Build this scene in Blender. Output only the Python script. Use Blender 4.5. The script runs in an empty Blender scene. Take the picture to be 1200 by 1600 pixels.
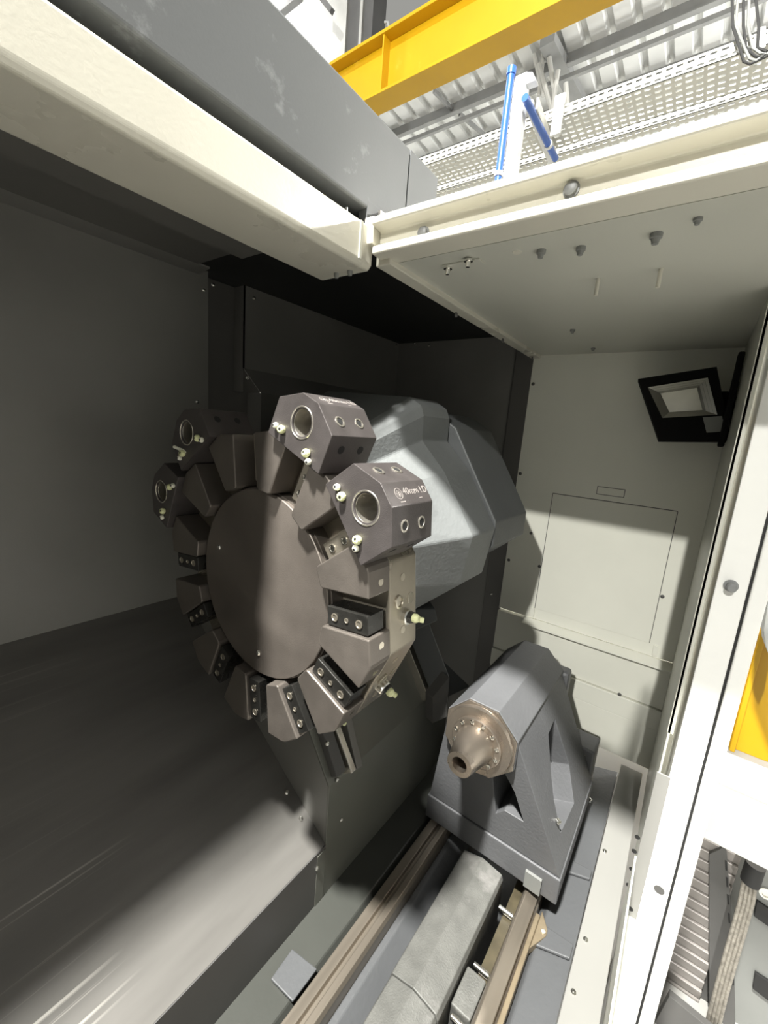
import bpy, bmesh, math, random
from mathutils import Vector, Matrix
random.seed(7)
R = math.radians
sc = bpy.context.scene
COL = sc.collection
H = 1.65                                   # height of the lens above the workshop floor; all coordinates below are relative to the lens

# ------------------------------------------------------------------ camera
YAW, PITCH, ROLL = R(35.93), R(-10.92), R(4.586)
fw = Vector((math.cos(YAW)*math.cos(PITCH), math.sin(YAW)*math.cos(PITCH), math.sin(PITCH)))
rt = fw.cross(Vector((0, 0, 1))).normalized()
up = rt.cross(fw)
c_, s_ = math.cos(ROLL), math.sin(ROLL)
rt2, up2 = rt*c_ + up*s_, up*c_ - rt*s_
cam = bpy.data.objects.new('camera', bpy.data.cameras.new('camera'))
COL.objects.link(cam)
M = Matrix((rt2, up2, -fw)).transposed().to_4x4()
M.translation = (0, 0, H)
cam.matrix_world = M
cam.data.sensor_fit = 'VERTICAL'
cam.data.sensor_height = 36.0
cam.data.lens = 651.5/1600*36.0
cam.data.clip_start = 0.01
cam.data.clip_end = 200
sc.camera = cam

# ------------------------------------------------------------------ world, lights, exposure
w = bpy.data.worlds.new('world'); sc.world = w; w.use_nodes = True
w.node_tree.nodes['Background'].inputs[0].default_value = (1.0, 0.99, 0.93, 1)
w.node_tree.nodes['Background'].inputs[1].default_value = 0.34
sc.view_settings.view_transform = 'Standard'
sc.view_settings.look = 'None'
sc.view_settings.gamma = 1.0
sc.view_settings.use_curve_mapping = False
sc.view_settings.exposure = 0.0

def aim(o, d):
    o.rotation_euler = Vector(d).to_track_quat('-Z', 'Y').to_euler()
sun = bpy.data.objects.new('hall_key_light', bpy.data.lights.new('hall_key_light', 'SUN'))
COL.objects.link(sun)
sun.location = (-6, -0.4, H+4)
aim(sun, (1, 0.06, -0.60))
sun.data.energy = 2.7
sun.data.angle = R(1.4)
sun.data.color = (1.0, 0.985, 0.93)
lamp = bpy.data.objects.new('hall_overhead_lamp', bpy.data.lights.new('hall_overhead_lamp', 'AREA'))
COL.objects.link(lamp)
lamp.location = (-1.12, 0.34, H+3.9)
aim(lamp, (0.42, 0.03, -1))
lamp.data.shape = 'DISK'; lamp.data.size = 0.32; lamp.data.energy = 1150
lamp.data.color = (1.0, 0.985, 0.93)
front = bpy.data.objects.new('hall_front_lamp', bpy.data.lights.new('hall_front_lamp', 'AREA'))  # added lamp, placed to brighten the roof rail while missing the chip tray
COL.objects.link(front)
front.location = (8.0, -5.6, H+4.0)
aim(front, (-7.7, 6.15, -3.67))
front.data.shape = 'DISK'; front.data.size = 0.5; front.data.energy = 1000; front.data.color = (1.0, 0.985, 0.94)
for i, loc in enumerate([(6.0, -2.6, 3.2), (9.0, -1.5, 3.6), (7.5, 9.0, 3.4), (2.0, 6.5, 4.2), (9.0, 8.4, 8.8), (6.0, 9.5, 9.5)]):
    hfill = bpy.data.objects.new('hall_high_bay', bpy.data.lights.new('hall_high_bay', 'POINT'))  # added fill lights that brighten the hall roof and wall, no known fixtures
    COL.objects.link(hfill); hfill.location = (loc[0], loc[1], loc[2]+H)
    hfill.data.energy = 320 if i < 4 else 1000; hfill.data.shadow_soft_size = 0.2; hfill.data.color = (1.0, 0.99, 0.95)

# ------------------------------------------------------------------ materials
MATS = {}
def mat(name, col, rough=0.5, metal=0.0, var=0.08, scale=6.0, bump=0.0, bscale=60.0, stretch=None, rvar=0.0, spec=0.5, dirt=None, dscale=2.5, dlo=0.55, dhi=0.75, scratch=None):
    m = bpy.data.materials.new(name); m.use_nodes = True
    nt = m.node_tree; N = nt.nodes; L = nt.links
    b = N['Principled BSDF']
    b.inputs['Roughness'].default_value = rough
    b.inputs['Metallic'].default_value = metal
    b.inputs['Specular IOR Level'].default_value = spec
    tc = N.new('ShaderNodeTexCoord')
    src = tc.outputs['Object']
    if stretch:
        mp = N.new('ShaderNodeMapping'); mp.inputs['Scale'].default_value = stretch
        L.new(src, mp.inputs[0]); src = mp.outputs[0]
    n = N.new('ShaderNodeTexNoise'); n.inputs['Scale'].default_value = scale; n.inputs['Detail'].default_value = 5
    L.new(src, n.inputs['Vector'])
    r = N.new('ShaderNodeValToRGB')
    r.color_ramp.elements[0].position = 0.3; r.color_ramp.elements[1].position = 0.7
    r.color_ramp.elements[0].color = tuple(max(0, c*(1-var)) for c in col)+(1,)
    r.color_ramp.elements[1].color = tuple(min(1, c*(1+var)) for c in col)+(1,)
    L.new(n.outputs['Fac'], r.inputs[0])
    out = r.outputs[0]
    if dirt:
        n3 = N.new('ShaderNodeTexNoise'); n3.inputs['Scale'].default_value = dscale; n3.inputs['Detail'].default_value = 8; n3.inputs['Roughness'].default_value = 0.65
        L.new(tc.outputs['Object'], n3.inputs['Vector'])
        r3 = N.new('ShaderNodeValToRGB'); r3.color_ramp.elements[0].position = dlo; r3.color_ramp.elements[1].position = dhi
        L.new(n3.outputs['Fac'], r3.inputs[0])
        mx = N.new('ShaderNodeMix'); mx.data_type = 'RGBA'
        L.new(r3.outputs[0], mx.inputs[0]); L.new(out, mx.inputs[6]); mx.inputs[7].default_value = dirt+(1,)
        out = mx.outputs[2]
    if scratch:                            # fine scratches along x, gathered in patches
        mp2 = N.new('ShaderNodeMapping'); mp2.inputs['Scale'].default_value = (1.2, 130, 130); L.new(tc.outputs['Object'], mp2.inputs[0])
        n4 = N.new('ShaderNodeTexNoise'); n4.inputs['Scale'].default_value = 1.0; n4.inputs['Detail'].default_value = 2; L.new(mp2.outputs[0], n4.inputs['Vector'])
        r4 = N.new('ShaderNodeValToRGB'); r4.color_ramp.elements[0].position = 0.60; r4.color_ramp.elements[1].position = 0.70; L.new(n4.outputs['Fac'], r4.inputs[0])
        n5 = N.new('ShaderNodeTexNoise'); n5.inputs['Scale'].default_value = 2.2; n5.inputs['Detail'].default_value = 1; L.new(tc.outputs['Object'], n5.inputs['Vector'])
        r5 = N.new('ShaderNodeValToRGB'); r5.color_ramp.elements[0].position = 0.46; r5.color_ramp.elements[1].position = 0.60; L.new(n5.outputs['Fac'], r5.inputs[0])
        sx = N.new('ShaderNodeSeparateXYZ'); L.new(tc.outputs['Object'], sx.inputs[0])
        mq = N.new('ShaderNodeMapRange'); mq.inputs['From Min'].default_value = 0.33; mq.inputs['From Max'].default_value = 0.15; L.new(sx.outputs['X'], mq.inputs['Value'])
        my_ = N.new('ShaderNodeMapRange'); my_.inputs['From Min'].default_value = 0.26; my_.inputs['From Max'].default_value = 0.10; my_.inputs['To Min'].default_value = 0.12; L.new(sx.outputs['Y'], my_.inputs['Value'])
        mw = N.new('ShaderNodeMath'); mw.operation = 'MULTIPLY'; L.new(r5.outputs[0], mw.inputs[0]); L.new(my_.outputs[0], mw.inputs[1])
        mz = N.new('ShaderNodeMath'); mz.operation = 'MULTIPLY'; L.new(mw.outputs[0], mz.inputs[0]); L.new(mq.outputs[0], mz.inputs[1])
        mm = N.new('ShaderNodeMath'); mm.operation = 'MULTIPLY'; L.new(r4.outputs[0], mm.inputs[0]); L.new(mz.outputs[0], mm.inputs[1])
        mx2 = N.new('ShaderNodeMix'); mx2.data_type = 'RGBA'; L.new(mm.outputs[0], mx2.inputs[0]); L.new(out, mx2.inputs[6]); mx2.inputs[7].default_value = scratch+(1,)
        out = mx2.outputs[2]
    L.new(out, b.inputs['Base Color'])
    if rvar:
        mr = N.new('ShaderNodeMapRange'); mr.inputs['To Min'].default_value = max(0.02, rough-rvar); mr.inputs['To Max'].default_value = min(1, rough+rvar)
        mr.inputs['From Min'].default_value = 0.3; mr.inputs['From Max'].default_value = 0.7
        L.new(n.outputs['Fac'], mr.inputs['Value']); L.new(mr.outputs[0], b.inputs['Roughness'])
    if bump:
        n2 = N.new('ShaderNodeTexNoise'); n2.inputs['Scale'].default_value = bscale; n2.inputs['Detail'].default_value = 3
        L.new(tc.outputs['Object'] if not stretch else src, n2.inputs['Vector'])
        bp = N.new('ShaderNodeBump'); bp.inputs['Strength'].default_value = bump; bp.inputs['Distance'].default_value = 0.002
        L.new(n2.outputs['Fac'], bp.inputs['Height']); L.new(bp.outputs[0], b.inputs['Normal'])
    MATS[name] = m
    return m
mat('white_wall', (0.50, 0.50, 0.44), 0.38, 0, 0.03, 4, 0.05, 220, rvar=0.08)
mat('white_beam', (0.58, 0.56, 0.48), 0.30, 0, 0.03, 5, 0.05, 200, rvar=0.08)
mat('white_far', (0.72, 0.72, 0.64), 0.42, 0, 0.03, 4, 0.05, 220, rvar=0.08)
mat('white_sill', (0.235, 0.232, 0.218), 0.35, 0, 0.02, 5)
mat('white_post', (0.80, 0.80, 0.77), 0.35, 0, 0.02, 5)
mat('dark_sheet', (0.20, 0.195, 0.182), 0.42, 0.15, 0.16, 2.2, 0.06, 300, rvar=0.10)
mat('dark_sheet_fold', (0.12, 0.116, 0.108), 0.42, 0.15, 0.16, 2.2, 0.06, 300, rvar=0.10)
mat('green_sheet', (0.17, 0.172, 0.150), 0.40, 0.15, 0.12, 3, 0.06, 260, rvar=0.10)
mat('tray_steel', (0.150, 0.144, 0.134), 0.50, 0.25, 0.18, 5.0, 0.0, 12, stretch=(0.5, 3, 3), rvar=0.06, scratch=(0.62, 0.60, 0.55))
mat('grey_cover', (0.084, 0.088, 0.090), 0.60, 0.0, 0.10, 3, 0.05, 260, rvar=0.10, dirt=(0.20, 0.205, 0.21), dscale=11, dlo=0.60, dhi=0.72)
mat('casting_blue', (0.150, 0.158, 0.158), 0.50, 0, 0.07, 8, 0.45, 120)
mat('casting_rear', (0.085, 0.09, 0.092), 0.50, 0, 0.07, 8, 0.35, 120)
mat('tail_paint', (0.105, 0.107, 0.112), 0.46, 0, 0.08, 7, 0.40, 130)
mat('bed_paint', (0.088, 0.091, 0.095), 0.42, 0, 0.10, 5, 0.35, 90)
mat('bed_green', (0.055, 0.057, 0.051), 0.30, 0, 0.10, 5, 0.2, 60)
mat('guide_cast', (0.118, 0.118, 0.109), 0.55, 0.1, 0.14, 30, 0.5, 300, dirt=(0.27, 0.26, 0.25), dscale=7)
mat('rail_steel', (0.30, 0.262, 0.215), 0.34, 0.75, 0.07, 8, 0.03, 20, stretch=(0.2, 8, 8), rvar=0.06)
mat('rail_side', (0.26, 0.21, 0.14), 0.45, 0.5, 0.25, 12, 0.2, 60)
mat('turret_steel', (0.170, 0.150, 0.132), 0.42, 0.62, 0.12, 14, 0.12, 420, rvar=0.08)
mat('turret_side', (0.36, 0.325, 0.265), 0.30, 0.75, 0.16, 9, 0.06, 300, rvar=0.10)
mat('turret_disc', (0.165, 0.144, 0.126), 0.44, 0.55, 0.15, 9, 0.15, 500, rvar=0.08)
mat('holder_oxide', (0.080, 0.071, 0.069), 0.36, 0.35, 0.12, 30, 0.16, 500, rvar=0.08)
mat('bore_steel', (0.52, 0.48, 0.40), 0.25, 0.9, 0.15, 20, rvar=0.1)
mat('edge_steel', (0.72, 0.68, 0.60), 0.25, 0.9, 0.10, 20)
mat('black_oxide', (0.035, 0.034, 0.031), 0.30, 0.5, 0.25, 25, 0.08, 200, rvar=0.12)
mat('black_gap', (0.012, 0.012, 0.012), 0.7, 0, 0.1)  # near-black for gaps and holes, their shade put into the colour
mat('chrome', (0.80, 0.79, 0.74), 0.18, 1.0, 0.05, 30)
mat('quill_steel', (0.40, 0.345, 0.29), 0.28, 0.9, 0.10, 10, 0.03, 300, rvar=0.07)
mat('nozzle', (0.72, 0.74, 0.42), 0.4, 0, 0.10, 60)
mat('nozzle_pale', (0.80, 0.79, 0.66), 0.4, 0, 0.08, 60)
mat('engrave', (0.33, 0.30, 0.28), 0.5, 0.2, 0.05, 60)
mat('lamp_black', (0.006, 0.006, 0.006), 0.8, 0, 0.2, spec=0.15)
mat('lamp_reflector', (0.55, 0.54, 0.48), 0.22, 0.7, 0.06, 20)
mat('yellow', (0.50, 0.29, 0.004), 0.40, 0, 0.06, 2, dirt=(0.60, 0.38, 0.03), dscale=3, dlo=0.64, dhi=0.80)
mat('roof_sheet', (0.62, 0.63, 0.62), 0.5, 0.1, 0.10, 1.5)
mat('galv', (0.24, 0.245, 0.245), 0.5, 0.3, 0.12, 3)
mat('tray_zinc', (0.52, 0.51, 0.455), 0.45, 0.1, 0.06, 8)
mat('concrete', (0.30, 0.295, 0.28), 0.8, 0, 0.15, 2, 0.2, 40)
mat('wall_light', (0.82, 0.82, 0.79), 0.7, 0, 0.05, 0.5)
mat('steel_col', (0.42, 0.42, 0.40), 0.5, 0.2, 0.10, 3)
mat('dark_col', (0.13, 0.13, 0.13), 0.5, 0.2, 0.10, 3)
mat('blue_pipe', (0.03, 0.10, 0.38), 0.35, 0, 0.06, 6)
mat('white_plastic', (0.62, 0.62, 0.60), 0.4, 0, 0.03, 6)
mat('rubber', (0.014, 0.014, 0.014), 0.6, 0, 0.1)
mat('braid', (0.27, 0.25, 0.215), 0.45, 0.3, 0.30, 90, 0.6, 400)
mat('slat', (0.27, 0.25, 0.235), 0.5, 0.25, 0.18, 16, 0.3, 80)
mat('guard_grey', (0.20, 0.205, 0.195), 0.5, 0, 0.08, 5)
mat('guard_dark', (0.085, 0.083, 0.080), 0.5, 0, 0.10, 5)
mat('grease', (0.06, 0.05, 0.03), 0.4, 0, 0.3, 30)

# ------------------------------------------------------------------ mesh helpers
class MB:
    """collects shapes, then build() links them as one mesh object"""
    def __init__(s): s.v = []; s.f = []
    def add(s, vs, fs):
        o = len(s.v); s.v += [tuple(v) for v in vs]; s.f += [tuple(i+o for i in f) for f in fs]; return s
    def box(s, x0, x1, y0, y1, z0, z1):
        vs = [(x, y, z) for x in (x0, x1) for y in (y0, y1) for z in (z0, z1)]
        return s.add(vs, [(0,1,3,2),(4,6,7,5),(0,4,5,1),(2,3,7,6),(0,2,6,4),(1,5,7,3)])
    def obox(s, c, ax, hs):
        c = Vector(c); a = [Vector(k).normalized()*h for k, h in zip(ax, hs)]
        vs = [c+a[0]*i+a[1]*j+a[2]*k for i in (-1,1) for j in (-1,1) for k in (-1,1)]
        return s.add(vs, [(0,1,3,2),(4,6,7,5),(0,4,5,1),(2,3,7,6),(0,2,6,4),(1,5,7,3)])
    def bar(s, p0, p1, wv, w_, h_):
        p0, p1 = Vector(p0), Vector(p1); d = (p1-p0); L = d.length; d.normalize()
        a = Vector(wv); a = (a-d*a.dot(d)).normalized(); b = d.cross(a)
        return s.obox((p0+p1)/2, (d, a, b), (L/2, w_/2, h_/2))
    def loft(s, rings, cap=True):
        n = len(rings[0]); vs = [p for r in rings for p in r]; fs = []
        for k in range(len(rings)-1):
            for i in range(n):
                j = (i+1) % n
                fs.append((k*n+i, k*n+j, (k+1)*n+j, (k+1)*n+i))
        if cap:
            fs.append(tuple(range(n-1, -1, -1))); fs.append(tuple((len(rings)-1)*n+i for i in range(n)))
        return s.add(vs, fs)
    def prismx(s, poly, x0, x1):           # polygon in (y, z) extruded along x
        return s.loft([[(x0, y, z) for y, z in poly], [(x1, y, z) for y, z in poly]])
    def ext(s, pts, v):                    # polygon extruded along v
        v = Vector(v); return s.loft([[Vector(p) for p in pts], [Vector(p)+v for p in pts]])
    def rev(s, p0, d, prof, n=24, cap=True):   # profile of (distance along d, radius)
        p0 = Vector(p0); d = Vector(d).normalized()
        a = d.orthogonal().normalized(); b = d.cross(a); rings = []
        for t, r in prof:
            rings.append([p0+d*t+(a*math.cos(2*math.pi*i/n)+b*math.sin(2*math.pi*i/n))*r for i in range(n)])
        return s.loft(rings, cap)
    def cyl(s, p0, p1, r, n=16):
        p0, p1 = Vector(p0), Vector(p1)
        return s.rev(p0, p1-p0, [(0, r), ((p1-p0).length, r)], n)
    def tube(s, pts, r, n=10):
        pts = [Vector(p) for p in pts]; rings = []; a = None
        for i, p in enumerate(pts):
            d = (pts[min(i+1, len(pts)-1)]-pts[max(i-1, 0)]).normalized()
            a = (a-d*a.dot(d)).normalized() if a else d.orthogonal().normalized()
            b = d.cross(a)
            rings.append([p+(a*math.cos(2*math.pi*k/n)+b*math.sin(2*math.pi*k/n))*r for k in range(n)])
        return s.loft(rings)
    def ball(s, c, r, n=12, m=8, sc_=(1,1,1)):
        c = Vector(c); rings = []
        for j in range(1, m):
            t = math.pi*j/m
            rings.append([c+Vector((math.sin(t)*math.cos(2*math.pi*i/n)*sc_[0], math.sin(t)*math.sin(2*math.pi*i/n)*sc_[1], math.cos(t)*sc_[2]))*r for i in range(n)])
        return s.loft(rings)
    def mesh(s, name, off=(0,0,0)):
        me = bpy.data.meshes.new(name)
        o = Vector(off)
        me.from_pydata([tuple(Vector(v)-o) for v in s.v], [], s.f)
        bm = bmesh.new(); bm.from_mesh(me); bmesh.ops.recalc_face_normals(bm, faces=bm.faces[:]); bm.to_mesh(me); bm.free()
        return me
    def build(s, name, m, parent=None, bevel=0.0, smooth=False, label=None, seg=2):
        off = parent['_o'] if parent is not None else (0, 0, 0)
        me = s.mesh(name, off)
        return put(name, me, m, parent, bevel, smooth, label, seg)
OFF = {}
def put(name, me, m, parent=None, bevel=0.0, smooth=False, label=None, seg=2):
    o = bpy.data.objects.new(name, me); COL.objects.link(o)
    if m and not me.materials: me.materials.append(MATS[m])
    if parent is not None: o.parent = parent; o['_o'] = tuple(parent['_o'])
    else: o.location = (0, 0, H); o['_o'] = (0, 0, 0)
    if bevel:
        b = o.modifiers.new('bevel', 'BEVEL'); b.width = bevel; b.segments = seg; b.limit_method = 'ANGLE'; b.angle_limit = R(28)
    if smooth:
        for p in me.polygons: p.use_smooth = True
        e = o.modifiers.new('edges', 'EDGE_SPLIT'); e.split_angle = R(35)
    if label: o['label'] = label
    return o
def thing(name, base, label, cat, group=None):
    o = bpy.data.objects.new(name, None); COL.objects.link(o)
    o.empty_display_size = 0.05
    o.location = (base[0], base[1], base[2]+H); o['_o'] = tuple(base)
    o['label'] = label; o['category'] = cat
    if group: o['group'] = group
    return o
def tag(o, label, cat, group=None):
    o['label'] = label; o['category'] = cat
    if group: o['group'] = group
    return o
def structure(o, label=None):
    o['kind'] = 'structure'
    if label: o['label'] = label
    return o
def sub(a, b):
    """part b must keep its place under part a (both built in place)"""
    b.parent = a; return b
def cut(mb, cutters, name, off=(0,0,0)):
    """boolean difference, evaluated at once; returns a mesh"""
    a = bpy.data.objects.new('tmp', mb.mesh('tmp')); COL.objects.link(a); tmp = [a]
    for c in cutters:
        o = bpy.data.objects.new('tmpc', c.mesh('tmpc')); COL.objects.link(o); tmp.append(o)
        md = a.modifiers.new('b', 'BOOLEAN'); md.operation = 'DIFFERENCE'; md.object = o; md.solver = 'EXACT'
    dg = bpy.context.evaluated_depsgraph_get(); dg.update()
    me = bpy.data.meshes.new_from_object(a.evaluated_get(dg)); me.name = name
    for o in tmp:
        m_ = o.data; bpy.data.objects.remove(o); bpy.data.meshes.remove(m_)
    me.transform(Matrix.Translation(-Vector(off)))
    return me
def ray(px, py):
    return (rt2*((px-600)/651.5) + up2*((800-py)/651.5) + fw)
def at(px, py, ax, val):
    d = ray(px, py); return d*(val/d['xyz'.index(ax)])
def onto(px, py, p0, n):
    d = ray(px, py); n = Vector(n); return d*(n.dot(Vector(p0))/n.dot(d))

# shared small meshes: a domed screw along +Z local, a socket cap bolt
def screw_mesh(r, h):
    return MB().rev((0,0,0), (0,0,1), [(0, r), (h*0.35, r), (h*0.8, r*0.75), (h, r*0.3)], 12).mesh('screw')
SCREW = screw_mesh(0.0055, 0.004); SCREW.materials.append(MATS['chrome'])
SCREW_DARK = screw_mesh(0.006, 0.004); SCREW_DARK.materials.append(MATS['guard_dark'])
def inst(name, me, loc, d, parent, roll=0.0):
    o = bpy.data.objects.new(name, me); COL.objects.link(o)
    o.parent = parent
    o.location = Vector(loc)-Vector(parent['_o'])
    o.rotation_euler = Vector(d).to_track_quat('Z', 'Y').to_euler()
    o['_o'] = tuple(parent['_o'])
    return o

XW = 1.60        # far wall of the machining chamber
YB = 1.15        # back wall
YF = -0.055      # inner front wall
ZC = 0.31        # chamber ceiling
XC = 0.635       # edge of the roof opening
ZS = -1.085      # bed level

# ================================================================== enclosure (the setting)
# --- back wall (left in the picture): sheet panel, recessed strip, second panel
m = MB(); m.box(-0.9, 0.685, YB, YB+0.004, -0.53, 0.40)
wl = structure(m.build('wall_left', 'dark_sheet'), 'dark grey sheet metal back wall of the machining chamber')
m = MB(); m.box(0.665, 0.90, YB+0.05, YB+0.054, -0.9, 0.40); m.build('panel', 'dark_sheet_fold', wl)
m = MB(); m.box(0.800, 1.60, YB, YB+0.004, 0.155, 0.40); m.build('panel', 'dark_sheet', wl)
m = MB(); m.ext([(0.800, YB, 0.155), (1.60, YB, 0.155), (1.60, YB-0.05, 0.085), (0.83, YB-0.05, 0.085)], (0, 0.004, 0)).build('panel', 'dark_sheet', wl)
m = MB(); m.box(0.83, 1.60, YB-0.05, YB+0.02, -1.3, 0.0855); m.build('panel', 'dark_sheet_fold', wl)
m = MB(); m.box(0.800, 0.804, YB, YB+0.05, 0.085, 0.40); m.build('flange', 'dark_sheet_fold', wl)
for px, py in [(318,453), (308,628), (333,445), (397,466), (386,590)]:
    inst('screw', SCREW, at(px, py, 'y', YB-0.0005), (0,-1,0), wl)
for px, py in [(619,540)]:
    inst('screw', SCREW, at(px, py, 'y', YB-0.0005), (0,-1,0), wl)
# strip above the back wall and dark plate of the roof
m = MB(); m.box(-1.0, 0.66, 0.69, 1.22, 0.388, 0.392); m.box(0.66, 1.60, 0.545, 1.22, 0.388, 0.392)
structure(m.build('ceiling', 'rubber'), 'dark underside of the chamber roof behind the white roof rail')
m = MB(); m.box(-0.9, 0.60, 0.80, 1.05, 0.362, 0.366)
cp = structure(m.build('trim_1', 'dark_sheet_fold', bevel=0.001), 'dark grey cover strip above the back wall')
m = MB(); m.ext([(-0.9, 1.05, 0.362), (0.63, 1.05, 0.362), (0.66, 1.152, 0.372), (-0.9, 1.152, 0.372)], (0, 0, 0.004)).build('fold', 'dark_sheet', cp)
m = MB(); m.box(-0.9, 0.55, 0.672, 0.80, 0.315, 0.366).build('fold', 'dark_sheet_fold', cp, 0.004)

# --- far wall: dark part, dark trim, white part with folded panels
m = MB(); m.box(XW, XW+0.004, 0.535, YB, -1.6, 0.40)
wb = structure(m.build('wall_back', 'dark_sheet'), 'dark sheet metal end wall of the chamber behind the turret housing')
m = MB(); m.box(XW-0.012, XW, 0.535, 0.605, -1.6, 0.34).build('trim_strip', 'dark_sheet_fold', wb, 0.002)
for px, py in [(648,536), (670,540)]:
    inst('screw', SCREW, at(px, py, 'x', XW-0.0005), (-1,0,0), wb)
for px, py in [(768,928), (750,1060)]:
    inst('screw', SCREW, at(px, py, 'x', XW-0.013), (-1,0,0), wb)
m = MB(); m.box(XW-0.016, XW+0.02, -0.165, 0.535, -0.662, 0.33)
wf = structure(m.build('wall_far', 'white_far'), 'off-white sheet metal end wall with a recessed access panel')
m = MB(); m.box(XW-0.0175, XW-0.016, 0.02, 0.395, -0.62, -0.174).build('access_panel', 'white_far', wf, 0.0006)
for (y0, y1, z0, z1) in [(0.018, 0.397, -0.174, -0.1715), (0.3955, 0.3975, -0.62, -0.174), (0.017, 0.019, -0.62, -0.174), (0.170, 0.255, -0.128, -0.126), (0.170, 0.255, -0.154, -0.152), (0.253, 0.255, -0.152, -0.128), (0.170, 0.172, -0.152, -0.128)]:
    MB().box(XW-0.0165, XW-0.016, y0, y1, z0, z1).build('groove', 'guard_dark', wf)
m = MB(); m.box(XW-0.0185, XW-0.016, 0.172, 0.253, -0.152, -0.128).build('latch_plate', 'white_far', wf, 0.0006)
m = MB()
m.ext([(XW-0.016, -0.165, -0.664), (XW-0.016, 0.43, -0.664), (XW-0.050, 0.43, -0.680), (XW-0.050, -0.165, -0.680)], (0, 0, -0.006)).build('ledge', 'white_far', wf, 0.001)
m = MB(); m.box(XW-0.024, XW+0.02, -0.165, 0.535, -0.832, -0.672).build('fold_panel', 'white_far', wf, 0.002)
m = MB(); m.box(XW-0.034, XW+0.02, -0.165, 0.535, -0.905, -0.834).build('fold_panel', 'white_far', wf, 0.002)
m = MB(); m.box(XW-0.028, XW+0.02, -0.165, 0.535, -1.055, -0.907).build('fold_panel', 'white_far', wf, 0.002)
m = MB(); m.box(XW-0.020, XW-0.016, 0.395, 0.41, -0.655, -0.62).build('tab', 'white_far', wf, 0.0008)
m = MB(); m.box(XW-0.022, XW-0.016, -0.01, 0.005, -0.655, -0.62).build('tab', 'white_far', wf, 0.0008)
for px, py in [(1035,932), (833,600), (813,740), (830,833), (843,885), (795,875)]:
    inst('screw', SCREW_DARK, at(px, py, 'x', XW-0.017), (-1,0,0), wf)
inst('screw', SCREW_DARK, at(968,1085,'x',XW-0.035), (-1,0,0), wf)
# --- parts of the enclosure behind the lens: headstock end and front door panel
m = MB(); m.box(-1.02, -1.0, -0.11, 1.2, -1.65, 0.50)
structure(m.build('wall_headstock', 'dark_sheet'), 'headstock end wall of the chamber')
m = MB(); m.box(-1.0, -0.30, -0.135, -0.115, -1.65, 0.36)
structure(m.build('wall_front', 'white_wall'), 'half-closed front door panel')
# --- inner front wall, a fin that ends at the door pocket
m = MB(); m.box(1.05, XW-0.016, YF-0.004, YF, -1.085, 0.31)
wr = structure(m.build('wall_right', 'white_wall'), 'inner front wall of the chamber beside the door pocket')
m = MB(); m.box(1.05, 1.056, YF-0.010, YF+0.002, -0.60, 0.31).build('flange', 'white_wall', wr, 0.001)
# --- chamber ceiling plate with edge flange
m = MB(); m.box(XC+0.051, XW+0.02, -0.165, 0.540, ZC, ZC+0.012)
ce = structure(m.build('ceiling_panel', 'white_wall'), 'off-white ceiling panel of the machining chamber')
m = MB(); m.box(0.66, XW, 0.510, 0.543, ZC-0.010, ZC+0.02).build('flange', 'white_beam', ce, 0.002)
MB().box(0.66, XW, 0.540, 0.546, ZC+0.02, 0.395).build('closure', 'dark_sheet_fold', ce)  # added plate, stops the sun leaking past the ceiling edge
for px, py, r_, L_ in [(846,391,.0065,.012), (908,386,.0065,.012), (1026,365,.0075,.014), (1091,341,.005,.008), (895,515,.006,.01), (927,544,.006,.008)]:
    p = at(px, py, 'z', ZC)
    o = MB().rev(p, (0,0,-1), [(0, r_*1.15), (L_*0.45, r_*1.1), (L_*0.5, r_*0.8), (L_, r_*0.6)], 12).build('bolt', 'guard_grey', ce, smooth=True)
for px, py in [(935,435), (1033,420)]:
    p = at(px, py, 'z', ZC)
    MB().cyl(p, p+Vector((0,0,-0.030)), 0.0035, 10).build('stud', 'white_beam', ce, smooth=True)
for px, py in [(808,394)]:
    p = at(px, py, 'z', ZC); MB().rev(p, (0,0,-1), [(0, .008), (.001, .0075)], 16).build('plug', 'white_beam', ce)
p = at(718,413,'z',ZC)
br = MB().box(p.x-0.012, p.x+0.010, p.y-0.045, p.y+0.030, ZC-0.003, ZC).build('bracket', 'white_wall', ce, 0.0008)
for px, py in [(700,418), (732,406)]:
    p = at(px, py, 'z', ZC-0.003)
    MB().rev(p, (0,0,-1), [(0,.008), (.003,.008), (.0035,.0045), (.012,.0035)], 12).build('bolt', 'chrome', ce, smooth=True)
for px, py in [(712,492), (785,532), (831,560)]:
    p = at(px, py, 'y', 0.5095)
    inst('screw', SCREW_DARK, p, (0,-1,0), ce)
# --- cross beam at the edge of the roof opening
prof = [(XC, 0.311), (XC, 0.325), (XC+0.020, 0.329), (XC+0.020, 0.354), (XC-0.006, 0.357), (XC-0.006, 0.370), (XC+0.02, 0.377), (XC+0.05, 0.377), (XC+0.05, 0.309)]
m = MB(); m.loft([[(x, -0.60, z) for x, z in prof], [(x, 0.535, z) for x, z in prof]])
cb = structure(m.build('trim_2', 'white_beam', bevel=0.004, seg=3), 'off-white folded cross beam at the edge of the roof opening')
m = MB(); m.box(XC+0.001, XC+0.045, 0.535, 0.556, 0.330, 0.3755).build('end_cap', 'white_beam', cb, 0.002)
for px, py in [(893,297), (662,365)]:
    p = at(px, py, 'x', XC+0.020)
    MB().rev(p, (-1,0,0), [(0,.011), (.002,.011), (.0021,.0085), (.007,.0085), (.0085,.006)], 16).build('bolt', 'galv', cb, smooth=True)
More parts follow.
